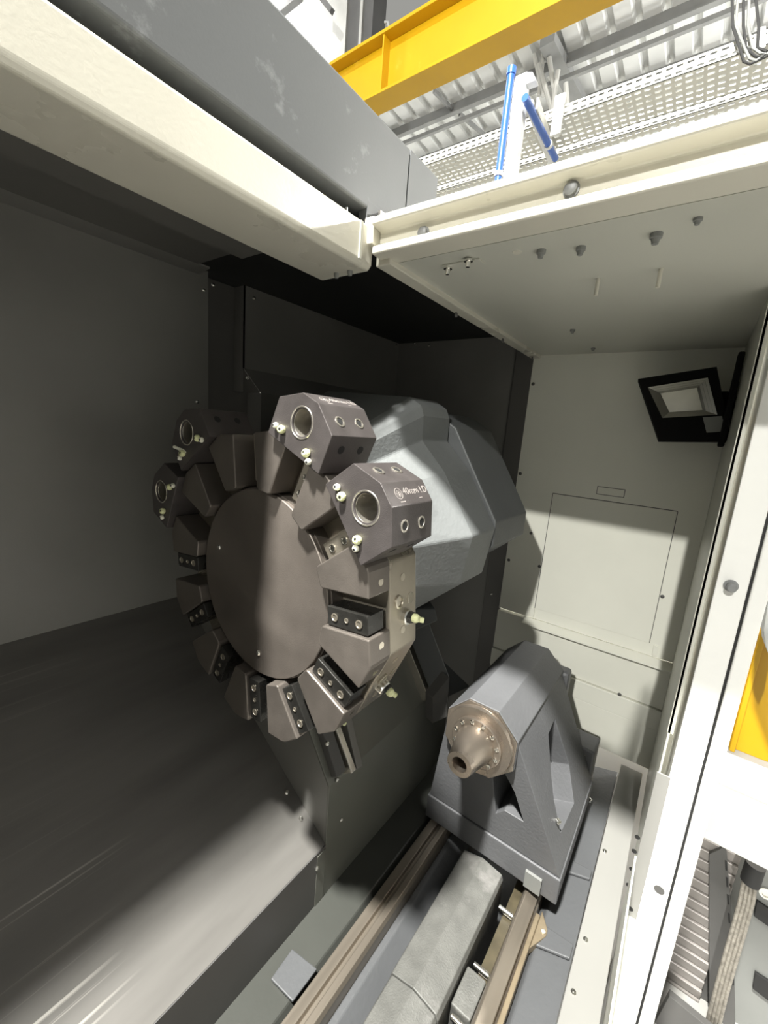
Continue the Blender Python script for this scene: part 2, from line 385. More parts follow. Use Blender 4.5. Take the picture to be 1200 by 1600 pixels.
# --- white roof rail along the back edge of the opening
prof = [(0.548, 0.300), (0.548, 0.362), (0.556, 0.366), (0.69, 0.366), (0.69, 0.300), (0.676, 0.292), (0.556, 0.292)]
m = MB(); m.prismx(prof, -0.9, 0.655)
rb = structure(m.build('trim_3', 'white_beam', bevel=0.003, seg=3), 'long off-white roof rail above the back wall')
for px, py in [(526,427), (547,423)]:
    p = at(px, py, 'z', 0.292)
    MB().rev(p, (0,0,-1), [(0,.005), (.004,.005), (.009,.0035)], 12).build('bolt', 'guard_grey', rb, smooth=True)
m = MB(); m.box(0.615, 0.6215, 0.5455, 0.549, 0.30, 0.362).build('joint', 'white_wall', rb, 0.0008)
# --- dark grey sliding cover above the rail
t = thing('sliding_roof_cover', (0.0, 0.70, 0.366), 'dark grey painted sliding roof cover above the white rail', 'cover')
MB().box(-0.9, 0.765, 0.560, 0.90, 0.396, 0.552).build('cover', 'grey_cover', t, 0.005, seg=3)
MB().box(0.7665, 0.875, 0.560, 0.90, 0.394, 0.552).build('end_cover', 'grey_cover', t, 0.001)
MB().box(0.645, 0.7645, 0.5595, 0.58, 0.368, 0.41).build('apron', 'grey_cover', t, 0.001)
MB().box(-0.9, 0.645, 0.60, 0.685, 0.3665, 0.396).build('slot_filler', 'black_gap', t)  # near-black filler stands in for the shade of the recessed slot
p = at(541, 322, 'y', 0.575); MB().cyl((p.x, 0.575, 0.3655), (p.x, 0.575, 0.383), 0.003, 10).build('stop_pin', 'chrome', t)

# --- door post and sill
m = MB(); m.box(1.05, 1.20, -0.124, -0.075, -1.60, 0.60)
po = structure(m.build('trim_4', 'white_post', bevel=0.002), 'bright white door post with a black rubber seal')
MB().box(1.052, 1.20, -0.1285, -0.124, -1.60, 0.60).build('rubber_seal', 'rubber', po)
MB().box(1.045, 1.20, -0.155, -0.1285, -1.60, 0.60).build('outer_strip', 'white_post', po, 0.003)
p = at(1142,915,'x',1.05)
o = MB().rev(p, (-1,0,0), [(0,.012), (.004,.012), (.0042,.008), (.012,.008), (.022,.0085), (.024,.006)], 20).build('stop_pin', 'galv', po, smooth=True)
p = at(1030,1390,'x',1.0497)
MB().rev(p, (-1,0,0), [(0,.0135), (.0008,.0135), (.0009,.011), (.0010,.011)], 24).build('grommet', 'white_post', po)
MB().rev(p+Vector((-0.0008,0,0)), (-1,0,0), [(0,.0105), (.0004,.0105)], 24).build('hole', 'guard_dark', po)
# sill: white strip along the bed, gutter and flange with holes
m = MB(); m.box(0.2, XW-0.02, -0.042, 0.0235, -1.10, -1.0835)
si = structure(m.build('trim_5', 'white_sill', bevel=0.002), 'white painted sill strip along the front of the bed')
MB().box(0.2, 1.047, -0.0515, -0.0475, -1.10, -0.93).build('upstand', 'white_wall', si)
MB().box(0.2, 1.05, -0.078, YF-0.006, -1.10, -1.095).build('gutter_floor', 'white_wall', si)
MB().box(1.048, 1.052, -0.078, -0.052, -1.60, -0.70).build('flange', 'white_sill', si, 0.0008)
for px, py in [(915,1468), (896,1550), (945,1330)]:
    inst('screw', SCREW, at(px, py, 'z', -1.083), (0,0,1), si)
for px, py in [(985,1420), (974,1500)]:
    p = at(px, py, 'x', 1.0478)
    MB().rev(p, (-1,0,0), [(0,.006), (.0004,.006)], 16).build('hole', 'black_gap', si)
for px, py in [(996,1308), (991,1330), (987,1358), (982,1383)]:
    p = at(px, py, 'x', 1.0478)
    MB().rev(p, (-1,0,0), [(0,.0055), (.0004,.0055)], 16).build('hole', 'black_gap', si)

# ================================================================== chip tray
t = thing('chip_tray', (0, 0.55, -1.15), 'sloping scratched steel chip tray below the back wall', 'tray')
MB().ext([(-0.9, YB, -0.525), (0.69, YB, -0.525), (0.607, 0.532, -0.95), (-0.9, 0.532, -0.95)], (0, 0.0015, -0.003)).build('sheet', 'tray_steel', t)
MB().box(-0.9, 0.607, 0.530, 0.534, -1.22, -0.951).build('skirt', 'guard_dark', t)
for px, py in [(448,1238), (470,1279)]:
    n_ = Vector((0, -0.425, 0.618)).normalized()
    inst('screw', SCREW, onto(px, py, (0, 0.532, -0.9495), n_), n_, t)
n_ = Vector((0, -0.425, 0.618)).normalized()

# ================================================================== saddle cover
t = thing('saddle_cover', (0.8, 0.7, -1.2), 'greenish grey sheet metal saddle cover below the turret', 'cover')
MB().box(0.607, 1.19, 0.530, 0.534, -1.17, -0.792).build('front_panel', 'green_sheet', t, 0.001)
MB().ext([(0.607, 0.530, -0.792), (1.16, 0.530, -0.792), (1.16, 0.72, -0.515), (0.607, 0.72, -0.515)], (0, 0.003, -0.002)).build('slope_panel', 'green_sheet', t, 0.001)
MB().ext([(0.607, 0.534, -0.95), (0.607, 0.534, -0.795), (0.607, 0.72, -0.52), (0.607, 1.09, -0.52), (0.607, 1.09, -0.57)], (0.003, 0, 0)).build('side_panel', 'dark_sheet', t)
MB().box(0.58, 0.606, 0.5285, 0.5298, -1.15, -0.96).build('lap_plate', 'green_sheet', t)
for px, py in [(527,1218), (533,1281), (495,1357)]:
    inst('screw', SCREW, at(px, py, 'y', 0.5293), (0,-1,0), t)
n_s = Vector((0, -0.277, 0.19)).normalized(); q0 = Vector((0.607, 0.530, -0.790))
def slope(px, py, lift=0.0): return onto(px, py, q0+n_s*lift, n_s)
# guide bars standing out of the slope panel
dsl = Vector((0, -0.19, -0.277)).normalized()
def guide(pt_top, pt_bot, w_, mname, lift, name):
    a, b = slope(*pt_top, lift), slope(*pt_bot, lift)
    return MB().bar(a, b, (1,0,0), w_, 0.03).build(name, mname, t, 0.002)
guide((520,1130), (547,1206), 0.016, 'edge_steel', 0.012, 'guide_bar')
guide((538,1120), (556,1200), 0.020, 'dark_sheet', 0.008, 'guide_bar')
guide((502,1130), (528,1210), 0.030, 'guard_dark', 0.004, 'guide_bar')
guide((632,1000), (668,1092), 0.022, 'edge_steel', 0.012, 'guide_bar')
inst('screw', SCREW, slope(511,1162,0.021), n_s, t)

# ================================================================== bed
t = thing('lathe_bed', (0.6, 0.25, -1.65), 'grey painted cast lathe bed under the tailstock', 'bed')
MB().prismx([(0.60,-1.13), (0.535,-1.10), (0.45,-1.105), (0.437,-1.13), (0.437,-1.45), (0.60,-1.45)], -0.3, 1.58).build('casting_rear', 'bed_green', t, 0.004)
MB().prismx([(0.330,-1.16), (0.365,-1.13), (0.379,-1.13), (0.379,-1.45), (0.330,-1.45)], -0.3, 1.58).build('casting_web', 'bed_paint', t, 0.003)
MB().prismx([(0.119,-1.17), (0.10,-1.14), (0.026,-1.12), (0.024,-1.45), (0.119,-1.45)], -0.3, 1.58).build('casting_front', 'bed_paint', t, 0.004)
MB().box(-0.3, 1.58, 0.02, 0.60, -1.65, -1.40).build('base', 'bed_paint', t)
MB().prismx([(0.379,-1.45), (0.379,-1.098), (0.3835,-1.088), (0.398,-1.088), (0.400,-1.098), (0.408,-1.098), (0.410,-1.088), (0.4315,-1.088), (0.4315,-1.45)], -0.3, 1.57).build('rear_rail', 'rail_steel', t, 0.0015)
MB().prismx([(0.119,-1.45), (0.119,-1.13), (0.1235,-1.125), (0.1235,-1.108), (0.150,-1.098), (0.1545,-1.102), (0.160,-1.125), (0.160,-1.45)], -0.3, 1.57).build('front_rail', 'rail_steel', t, 0.0012)
MB().box(-0.3, 0.93, 0.1085, 0.119, -1.16, -1.122).build('wiper_strip', 'rail_side', t, 0.002)
p = at(843,1455,'z',-1.125)
MB().ext([(p.x-0.05, 0.1085, -1.125), (p.x, 0.085, -1.125), (p.x+0.015, 0.085, -1.125), (p.x+0.05, 0.1085, -1.125)], (0,0,-0.02)).build('wiper_lug', 'rail_side', t, 0.002)
MB().rev((p.x+0.004, 0.093, -1.125), (0,0,1), [(0,.005), (.003,.005), (.0031,.003)], 12).build('bolt', 'chrome', t)
for px, py, dx, nm in [(870,1500,.06,'rib'), (858,1345,.05,'rib')]:
    p = at(px, py, 'z', -1.125)
    MB().ext([(p.x, 0.115, -1.142), (p.x+dx, 0.115, -1.142), (p.x+dx*0.8, 0.03, -1.121), (p.x+dx*0.2, 0.03, -1.121)], (0,0,0.008)).build(nm, 'bed_paint', t, 0.003)
p = at(480,1520,'z',-1.10)
MB().ext([(p.x-0.055, 0.500, -1.10), (p.x+0.005, 0.505, -1.10), (p.x+0.015, 0.440, -1.10), (p.x-0.05, 0.440, -1.10)], (0,0,0.006)).build('boss', 'bed_paint', t, 0.002)
# pins between the guide cover and the front rail
MB().box(-0.3, 1.5, 0.160, 0.185, -1.19, -1.150).build('pin_rack', 'grease', t)
for i, (px, py) in enumerate([(786,1422), (748,1513), (737,1539), (726,1566), (712,1594), (699,1620)]):
    p = at(px, py, 'z', -1.140)
    MB().cyl((p.x, 0.163, -1.140), (p.x, 0.197, -1.140), 0.0065, 12).build('pin', 'chrome', t, smooth=True)
MB().box(0.65, 0.73, 0.162, 0.205, -1.20, -1.128).build('clamp_block', 'guide_cast', t, 0.003)
# grey cast guide cover
t = thing('guide_cover', (0.3, 0.265, -1.4), 'pale grey cast guideway cover running up to the tailstock', 'cover')
MB().prismx([(0.322,-1.118), (0.318,-1.108), (0.268,-1.094), (0.216,-1.104), (0.211,-1.114), (0.205,-1.40), (0.322,-1.40)], -0.3, 0.60).build('cover', 'guide_cast', t, 0.002)
MB().prismx([(0.324,-1.118), (0.320,-1.106), (0.268,-1.092), (0.214,-1.102), (0.209,-1.114), (0.205,-1.40), (0.324,-1.40)], 0.601, 0.944).build('cover', 'guide_cast', t, 0.002)

# ================================================================== turret
CY, CZ, PH = 0.6154, -0.300, 6.2
XL = 0.45
AP = 0.279
def T(rho, tau, k, X):
    th = R(PH+30*k)
    return Vector((X, CY-(rho*math.cos(th)-tau*math.sin(th)), CZ+rho*math.sin(th)+tau*math.cos(th)))
def Tdir(k): th = R(PH+30*k); return Vector((0, -math.cos(th), math.sin(th)))
def rotk(k): return (R(90-(PH+30*k)), 0, 0)
t = thing('tool_turret', (XL, CY, CZ), 'twelve-station burnished steel tool turret disc on the grey housing', 'turret')
def tpart(name, me, k, m_=None, bevel=0.0):
    """part built in station frame: x depth from the land faces, y tangential, z radial"""
    o = bpy.data.objects.new(name, me); COL.objects.link(o); o.parent = t; o.rotation_euler = rotk(k); o['_o'] = tuple(t['_o'])
    if m_ and not me.materials: me.materials.append(MATS[m_])
    if bevel:
        b = o.modifiers.new('bevel', 'BEVEL'); b.width = bevel; b.segments = 2; b.limit_method = 'ANGLE'; b.angle_limit = R(28)
    return o
# core behind the lands
R12 = AP/math.cos(R(15))
ring = [(R12*math.sin(R(15+30*i)), R12*math.cos(R(15+30*i))) for i in range(12)]
tpart('body', MB().loft([[(0.052, a, b) for a, b in ring], [(0.128, a, b) for a, b in ring], [(0.140, a*0.93, b*0.93) for a, b in ring]]).mesh('body'), 0, 'turret_side', 0.003)
tpart('hub', MB().rev((0.026,0,0), (1,0,0), [(0, .1825), (.03, .1825)], 72).mesh('hub'), 0, 'turret_steel')
disc = tpart('cover_disc', MB().rev((0.018,0,0), (1,0,0), [(0, .1785), (.0012, .1800), (.008, .1800)], 96).mesh('cover_disc'), 0, 'turret_disc')
for px, py in ((343,855), (404,1020)):
    q = at(px, py, 'x', XL+0.018)-Vector((XL, CY, CZ))
    o = bpy.data.objects.new('screw', SCREW); COL.objects.link(o); o.parent = disc; o['_o'] = tuple(t['_o'])
    o.location = Matrix.Rotation(-rotk(0)[0], 3, 'X') @ q; o.rotation_euler = (0, R(-90), 0)
# lands: between station k and k+1 (built in the frame half-way between)
WS = 0.031
def s2l(rho, tau, sgn):                # station frame -> frame half a pitch away
    a = R(15)*sgn
    return (tau*math.cos(a)-rho*math.sin(a)*1.0, rho*math.cos(a)+tau*math.sin(a))
# coordinates (y tangential ccw, z radial) in the half-way frame
pA = s2l(0.184, WS, 1); pB = s2l(AP, WS, 1)
land = [(-0.004, R12), (pB[0], pB[1]), (pA[0], pA[1]), (pA[0]*0.75, 0.1835), (-pA[0]*0.75, 0.1835), (-pA[0], pA[1]), (-pB[0], pB[1]), (0.004, R12)]
land_me = MB().loft([[(0.0, y, z) for y, z in land], [(0.0525, y, z) for y, z in land]]).mesh('land')
land_me.materials.append(MATS['turret_steel'])
for k in range(12):
    o = tpart('land', land_me, k+0.5, None, 0.0022)
    # two small tapped holes on the flats beside this corner
    for sg in (-1, 1):
        for dx, dt in ((0.030, 0.050), (0.088, 0.044)):
            if k in (0, 11, 10, 1) :
                h = MB().rev((dx, 0, 0), (0, 0, 1), [(0, .0062), (.0006, .0062)], 14).mesh('hole'); h.materials.append(MATS['bore_steel'])
                hh = tpart('hole', h, k + (0.5+0.5*sg)); 
                th = (0, -sg*dt, AP)
                hh.location = Matrix.Rotation(rotk(k+0.5+0.5*sg)[0], 3, 'X') @ Vector(th)
# clamp blocks with three bolts each
bm_ = MB().box(0.006, 0.045, -0.0285, 0.002, 0.190, 0.2725).mesh('wedge_clamp'); bm_.materials.append(MATS['black_oxide'])
big = MB().rev((0,0,0), (-1,0,0), [(0,.0068), (.0012,.0068), (.0016,.0052), (.0006,.0046), (.0006,.0026)], 16).mesh('bolt'); big.materials.append(MATS['turret_side'])
small = MB().rev((0,0,0), (-1,0,0), [(0,.0042), (.001,.0042), (.0012,.003), (.0004,.0025)], 14).mesh('bolt'); small.materials.append(MATS['turret_side'])
for k in (0, -1, -2, -3, -4, -5, -6):
    o = tpart('wedge_clamp', bm_, k, None, 0.0012)
    for zz, me in ((0.2065, big), (0.231, small), (0.2560, big)):
        b = bpy.data.objects.new('bolt', me); COL.objects.link(b); b.parent = o; b['_o'] = tuple(t['_o'])
        b.location = (0.0055, -0.0135, zz)
# fillers seen in the open slots
fill = MB().box(0.020, 0.0525, -0.030, -0.002, 0.195, 0.279).mesh('slot_block'); fill.materials.append(MATS['turret_side'])
for k in (1, 2, 3): tpart('slot_block', fill, k, None, 0.001)
fb = MB().rev((0,0,0), (-1,0,0), [(0,.0065), (.0015,.0065), (.0020,.005), (.0008,.0045)], 16).mesh('bolt'); fb.materials.append(MATS['chrome'])
for k in (1, 2):
    for zz in (0.212, 0.242):
        b = bpy.data.objects.new('bolt', fb); COL.objects.link(b); b.parent = t; b['_o'] = tuple(t['_o'])
        b.rotation_euler = rotk(k); b.location = Matrix.Rotation(rotk(k)[0], 3, 'X') @ Vector((0.0198, -0.016, zz))
# coolant fittings on the flats of the empty stations
for k in (0, -1, -2):
    def onflat(x, y, z, prof, m_, nm, n=18, par=None, d=(0,0,1)):
        me = MB().rev((x, y, z), d, prof, n).mesh(nm); return tpart(nm, me, k, m_)
    onflat(0.095, -0.024, AP-0.001, [(0,.013), (.008,.013), (.010,.0115), (.010,.009)], 'chrome', 'fitting_ring', 20)
    onflat(0.097, -0.024, AP+0.007, [(0,.0105), (.006,.0105), (.0075,.009)], 'black_oxide', 'fitting_collar', 6)
    onflat(0.098, -0.024, AP+0.012, [(0,.007), (.008,.0075), (.012,.0055), (.013,.004)], 'nozzle', 'nozzle', 16)
    o = onflat(0.101, -0.026, AP+0.018, [(0,.0045), (.012,.0045), (.0125,.0028)], 'nozzle', 'nozzle_tip', 14, d=(0.5,-0.2,0.8))
    onflat(0.076, 0.006, AP-0.001, [(0,.011), (.004,.011), (.0045,.008), (.002,.0075), (.002,.002)], 'bore_steel', 'port', 18)
    onflat(0.110, 0.004, AP-0.001, [(0,.0095), (.002,.0095), (.0021,.007)], 'bore_steel', 'port', 18)

# ================================================================== boring bar holders
def text_mesh(body, size):
    cu = bpy.data.curves.new('txt', 'FONT'); cu.body = body; cu.size = size; cu.align_x = 'CENTER'; cu.align_y = 'CENTER'; cu.extrude = 0.00015; cu.resolution_u = 2
    o = bpy.data.objects.new('txt', cu); COL.objects.link(o)
    dg = bpy.context.evaluated_depsgraph_get(); dg.update()
    me = bpy.data.meshes.new_from_object(o.evaluated_get(dg)); me.name = 'engraved_text'
    bpy.data.objects.remove(o); bpy.data.curves.remove(cu)
    return me
TXT = text_mesh('40mm I.D', 0.0155); TXT.materials.append(MATS['engrave'])
XH = 0.437; DH = 0.104; B0 = 0.281
hp = [(-0.066, 0.0), (0.064, 0.0), (0.063, 0.0630), (0.017, 0.0905), (-0.019, 0.0905), (-0.0645, 0.0625)]
hb = MB().loft([[(0, y, z) for y, z in hp], [(DH, y, z) for y, z in hp]])
bore = MB().rev((-0.02, 0, 0.050), (1,0,0), [(0, .0205), (0.2, .0205)], 48)
foot = MB().box(0.0125, 0.20, -0.2, 0.2, -0.2, 0.0002)
HB = cut(hb, [bore], 'holder_body'); HB.materials.append(MATS['holder_oxide'])
RING = bpy.data.meshes.new('x')
rg = MB()
n = 48; prof_ = [(-0.0002, .0252), (-0.0009, .0246), (-0.0009, .0232), (0.0035, .0203), (0.060, .0200), (0.060, .0204), (0.0045, .0206), (0.0004, .0240)]
rg.loft([[(x, r_*math.cos(2*math.pi*i/n), 0.050+r_*math.sin(2*math.pi*i/n)) for i in range(n)] for x, r_ in prof_], cap=False)
RING = rg.mesh('bore_sleeve'); RING.materials.append(MATS['edge_steel'])
SOCK = MB().rev((0,0,0), (0,0,1), [(-.004,.0092), (.0010,.0092), (.0014,.0084), (.0014,.0066), (-.002,.0058), (-.002,.001)], 20).mesh('set_screw'); SOCK.materials.append(MATS['edge_steel'])
SOCKH = MB().rev((0,0,0), (0,0,1), [(0,.0055), (.0004,.0055)], 6).mesh('socket'); SOCKH.materials.append(MATS['black_gap'])
SHOLE = MB().rev((0,0,0), (0,0,1), [(0,.0068), (.0005,.0068)], 18).mesh('tapped_hole'); SHOLE.materials.append(MATS['black_gap'])
NOZ = MB().rev((0,0,0), (0,0,1), [(0,.0050), (.0015,.0066), (.005,.0068), (.008,.0056), (.0095,.0036), (.0090,.0022)], 18).mesh('nozzle'); NOZ.materials.append(MATS['nozzle'])
NOZS = MB().rev((0,0,0), (0,0,1), [(0,.0040), (.0015,.0052), (.004,.0052), (.0065,.0040), (.0075,.0022)], 16).mesh('nozzle'); NOZS.materials.append(MATS['nozzle_pale'])
NOZH = MB().rev((0,0,0), (0,0,1), [(0,.0021), (.0003,.0021)], 12).mesh('nozzle_hole'); NOZH.materials.append(MATS['black_gap'])
EMB = MB()
for r0, r1 in ((0.0085, 0.0078), (0.0052, 0.0047)):
    n = 32
    EMB.loft([[(rr*math.cos(2*math.pi*i/n), rr*math.sin(2*math.pi*i/n), z) for i in range(n)] for rr, z in ((r0, 0), (r0, 0.0003), (r1, 0.0003), (r1, 0))], cap=False)
EMB.box(-0.001, 0.001, -0.0035, 0.0035, 0, 0.0003); EMB.box(-0.0035, 0.0035, -0.0006, 0.0006, 0, 0.0003)
EMB.box(0.0012, 0.0022, -0.0030, 0.0030, 0, 0.0003)
EMB = EMB.mesh('engraved_emblem'); EMB.materials.append(MATS['engrave'])
EBAR = MB().box(-0.0055, 0.0055, -0.0008, 0.0008, 0, 0.0003).mesh('engraved_bar'); EBAR.materials.append(MATS['engrave'])
def holder(k, label):
    base = T(B0, 0, k, XH)
    h = thing('boring_bar_holder', base, label, 'tool holder', 'boring bar holders on the turret')
    h.rotation_euler = rotk(k)
    def p(name, me, loc=(0,0,0), d=None, par=None, bevel=0, rot=None):
        o = bpy.data.objects.new(name, me); COL.objects.link(o); o.parent = par or h; o.location = loc; o['_o'] = tuple(base)
        if d: o.rotation_euler = Vector(d).to_track_quat('Z', 'Y').to_euler()
        if rot: o.rotation_euler = rot
        if bevel:
            b = o.modifiers.new('bevel', 'BEVEL'); b.width = bevel; b.segments = 2; b.limit_method = 'ANGLE'; b.angle_limit = R(28)
        return o
    p('body', HB, bevel=0.0011)
    p('bore_sleeve', RING)
    for sg in (-1, 1):
        nrm = Vector((0, sg*0.0275, 0.046)).normalized()
        for dx in (0.030, 0.074):
            s = p('set_screw', SOCK, (dx, sg*0.043, 0.0755-0.0002), nrm)
            p('socket', SOCKH, (0,0,0.0006), None, s)
            p('tapped_hole', SHOLE, (dx, sg*0.0648, 0.040), (0, sg, 0))
    for (ty, tz, me, tilt) in [(0.0335, 0.0215, NOZ, (-1,-.25,.15)), (0.0475, 0.0205, NOZS, (-1,.2,.1)), (-0.0335, 0.0155, NOZ, (-1,.3,.25)), (-0.0410, 0.0075, NOZS, (-1,-.2,-.1))]:
        q = p('nozzle', me, (0, ty, tz), tilt)
        p('nozzle_hole', NOZH, (0, 0, 0.0093 if me is NOZ else 0.0073), None, q)
    # engraving on the top flat (normal +z): text reads along +x seen from outside
    fr = Matrix(((1,0,0),(0,1,0),(0,0,1))).to_4x4()
    p('engraved_emblem', EMB, (0.028, -0.001, 0.0906))
    p('engraved_bar', EBAR, (0.030, -0.0135, 0.0906))
    p('engraved_text', TXT, (0.071, 0.001, 0.0906))
    p('engraved_bar', EBAR, (0.077, -0.0110, 0.0906)).scale = (0.7, 0.7, 1)
    return h
holder(1, 'steel boring bar holder engraved 40mm I.D, lowest and nearest on the turret')
holder(2, 'steel boring bar holder at the top of the turret, lit above the disc')
holder(4, 'black shaded boring bar holder at the upper left of the turret')
holder(5, 'black shaded boring bar holder farthest left on the turret')
# coolant tube poking out by the shaded holders
a = at(272, 698, 'x', 0.43); b = at(293, 707, 'x', 0.44)
tag(MB().tube([a, (a+b)/2, b], 0.0032, 10).build('coolant_tube', 'nozzle_pale', smooth=True), 'short ivory coolant tube between the two shaded holders', 'tube')

# ================================================================== turret housing
t = thing('turret_housing', (0.9, 0.7, -0.7), 'grey blue painted cast turret housing behind the turret disc', 'housing')
A = [(683,628), (699,640), (703,655), (700,690), (733,735), (774,826), (754,894)]
pa = [(at(x, y, 'x', 1.0).y, at(x, y, 'x', 1.0).z) for x, y in A]
pa = pa + [(0.578, -0.50), (0.80, -0.62), (1.04, -0.45), (1.04, 0.0), (0.86, 0.10)]
def sc_poly(pl, c, f): return [(c[0]+(y-c[0])*f, c[1]+(z-c[1])*f) for y, z in pl]
cc = (0.64, -0.26)
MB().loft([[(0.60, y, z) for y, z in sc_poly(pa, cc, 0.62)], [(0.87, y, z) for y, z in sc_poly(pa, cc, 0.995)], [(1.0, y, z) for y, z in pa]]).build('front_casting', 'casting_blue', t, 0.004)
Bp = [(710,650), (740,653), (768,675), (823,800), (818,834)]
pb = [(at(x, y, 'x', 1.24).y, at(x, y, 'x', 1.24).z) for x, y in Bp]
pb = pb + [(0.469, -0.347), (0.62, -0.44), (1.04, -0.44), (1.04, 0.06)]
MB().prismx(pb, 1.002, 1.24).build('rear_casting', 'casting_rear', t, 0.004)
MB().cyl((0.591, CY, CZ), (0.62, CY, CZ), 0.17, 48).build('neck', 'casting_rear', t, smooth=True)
inst('screw', SCREW, at(696, 655, 'x', 0.998), (-1,0,0), t)
# slide under the housing, down to the saddle
dS = Vector((0, -0.60, -0.80))
def X(px, py, v): return at(px, py, 'x', v)
MB().ext([X(640,952,.97), X(680,951,.97), X(684,970,.97), X(640,990,.97)], (0.11, 0.11, 0)).build('slide_lip', 'casting_rear', t, 0.003)
MB().ext([X(636,985,.99), X(668,968,.99), X(702,1058,.99), X(676,1090,.99)], (0.15, 0.13, 0)).build('slide_leg', 'casting_rear', t, 0.003)
MB().ext([X(668,968,1.16), X(690,1030,1.16), X(735,1073,1.16), X(700,1090,1.16), X(668,1040,1.16)], (0.03, 0.1, 0)).build('slide_leg', 'casting_rear', t, 0.003)
MB().ext([X(676,1090,.98), X(702,1058,.98), X(698,1120,.98), X(676,1130,.98)], (0.01, 0.03, 0)).build('gusset', 'guard_dark', t)

# ================================================================== tailstock
AY, AZ = 0.31, -0.731
t = thing('tailstock', (1.14, 0.265, -1.10), 'grey painted cast tailstock with octagonal head on the bed', 'tailstock')
octo = [(AY-0.1*math.cos(R(22.5+45*i)), AZ+0.1*math.sin(R(22.5+45*i))) for i in range(8)]
MB().loft([[(0.912, y, z) for y, z in octo], [(1.33, y, z) for y, z in octo]]).build('head', 'tail_paint', t, 0.002)
octm = [(AY-0.0985*math.cos(R(22.5+45*i)), AZ+0.0985*math.sin(R(22.5+45*i))) for i in range(8)]
MB().loft([[(0.906, y, z) for y, z in octm], [(0.912, y, z) for y, z in octm]]).build('head_face', 'quill_steel', t, 0.0015)
# body: lofted between base and head, with a window in front and a pocket on the side
b0 = [(0.950, 0.445), (0.950, 0.085), (1.33, 0.085), (1.33, 0.445)]
b1 = [(0.918, 0.402), (0.918, 0.220), (1.325, 0.220), (1.325, 0.402)]
body = MB().loft([[(x, y, -1.013) for x, y in b0], [(x, y, -0.700) for x, y in b1]])
def onside(px, py, inset=0.0):
    nn = Vector((0, -0.313, 0.135)).normalized(); p0 = Vector((1.0, 0.085, -1.013)); return onto(px, py, p0+nn*inset, nn)
side_px = [(867,1123), (857,1147), (864,1241), (876,1301), (897,1255), (889,1194)]
nn = Vector((0, -0.313, 0.135)).normalized()
pk = MB().ext([onside(x, y)+nn*0.03 for x, y in side_px], -nn*0.085)
front_px = [(772,1206), (790,1202), (806,1236), (818,1284), (788,1266), (774,1272)]
fp = [at(x, y, 'x', 0.94) for x, y in front_px]
fk = MB().ext([p-Vector((0.06,0,0)) for p in fp], (0.32, 0, 0))
me = cut(body, [pk, fk], 'body', t['_o']); me.materials.append(MATS['tail_paint'])
put('body', me, 'tail_paint', t, 0.004)
MB().loft([[(0.945, 0.450, -1.0865), (0.945, 0.082, -1.0865), (1.335, 0.082, -1.0865), (1.335, 0.450, -1.0865)], [(0.945, 0.450, -1.0145), (0.945, 0.082, -1.0145), (1.335, 0.082, -1.0145), (1.335, 0.450, -1.0145)]]).build('base', 'tail_paint', t, 0.003)
MB().box(0.938, 0.946, 0.120, 0.160, -1.086, -1.040).build('wiper', 'guard_grey', t, 0.001)
MB().box(1.331, 1.42, 0.09, 0.20, -1.05, -0.92).build('rear_block', 'tail_paint', t, 0.006)
MB().box(1.331, 1.38, 0.20, 0.40, -0.95, -0.70).build('rear_cover', 'tail_paint', t, 0.01)
for px, py, ax, v in [(872,1283,'y',.118), (911,1180,'x',1.33), (905,1195,'x',1.33), (893,1350,'y',.0815), (922,1250,'y',.0815)]:
    p = at(px, py, ax, v)
    MB().rev(p, (-0.6,-0.8,0), [(-.004,.006), (.005,.006), (.006,.0045)], 12).build('bolt', 'chrome', t, smooth=True)
# quill
qf = MB().rev((0.884, AY, AZ), (1,0,0), [(0,.062), (.0015,.064), (.024,.064)], 48).build('flange', 'quill_steel', t, smooth=True)
for i in range(12):
    a_ = R(15+30*i)
    p = Vector((0.884, AY-0.055*math.cos(a_), AZ+0.055*math.sin(a_)))
    MB().rev(p, (-1,0,0), [(-.002,.0055), (.002,.0055), (.003,.0042), (.001,.0036)], 12).build('bolt', 'chrome', qf, smooth=True)
MB().rev((0.896, AY, AZ), (1,0,0), [(0,.085), (.0105,.088)], 48).build('face_ring', 'quill_steel', t, smooth=True)
qn = MB()
prof_ = [(0.090, .0475), (0.080, .0475), (0.006, .0315), (0.0, .0300), (0.0, .0185), (0.004, .0170), (0.070, .0150), (0.070, .001)]
qn.rev((0.797, AY, AZ), (1,0,0), prof_, 48).build('quill', 'quill_steel', t, smooth=True)

MB().cyl((0.845, AY, AZ), (0.846, AY, AZ), 0.0155, 24).build('bore_shade', 'black_gap', t)  # black disc stands in for the shade deep in the quill bore

# ================================================================== work light on the far wall
t = thing('work_light', (1.56, 0.05, 0.12), 'black floodlight with a silver reflector fixed high on the end wall', 'lamp')
F = [X(997,592,1.42), X(1120,573,1.44), X(1143,690,1.46), X(1030,689,1.42)]
nL = (F[1]-F[0]).cross(F[3]-F[0]).normalized()
if nL.x > 0: nL = -nL
G = [X(1012,605,1.42), X(1106,590,1.44), X(1121,648,1.46), X(1035,653,1.42)]
cF = sum(F, Vector())/4
def pj(p, off=0.0): d = p.normalized(); return d*((nL.dot(cF+nL*off))/nL.dot(d))
Fp = [pj(p) for p in F]; Gp = [pj(p) for p in G]
# frame: ring between outer and inner outline
v = [p for p in Fp]+[p for p in Gp]+[p-nL*0.045 for p in Fp]+[p-nL*0.02 for p in Gp]
fs = [(i, (i+1)%4, 4+(i+1)%4, 4+i) for i in range(4)]+[(i, (i+1)%4, 8+(i+1)%4, 8+i) for i in range(4)]+[(4+i, 4+(i+1)%4, 12+(i+1)%4, 12+i) for i in range(4)]+[(8,9,10,11)]
MB().add(v, fs).build('housing', 'lamp_black', t)
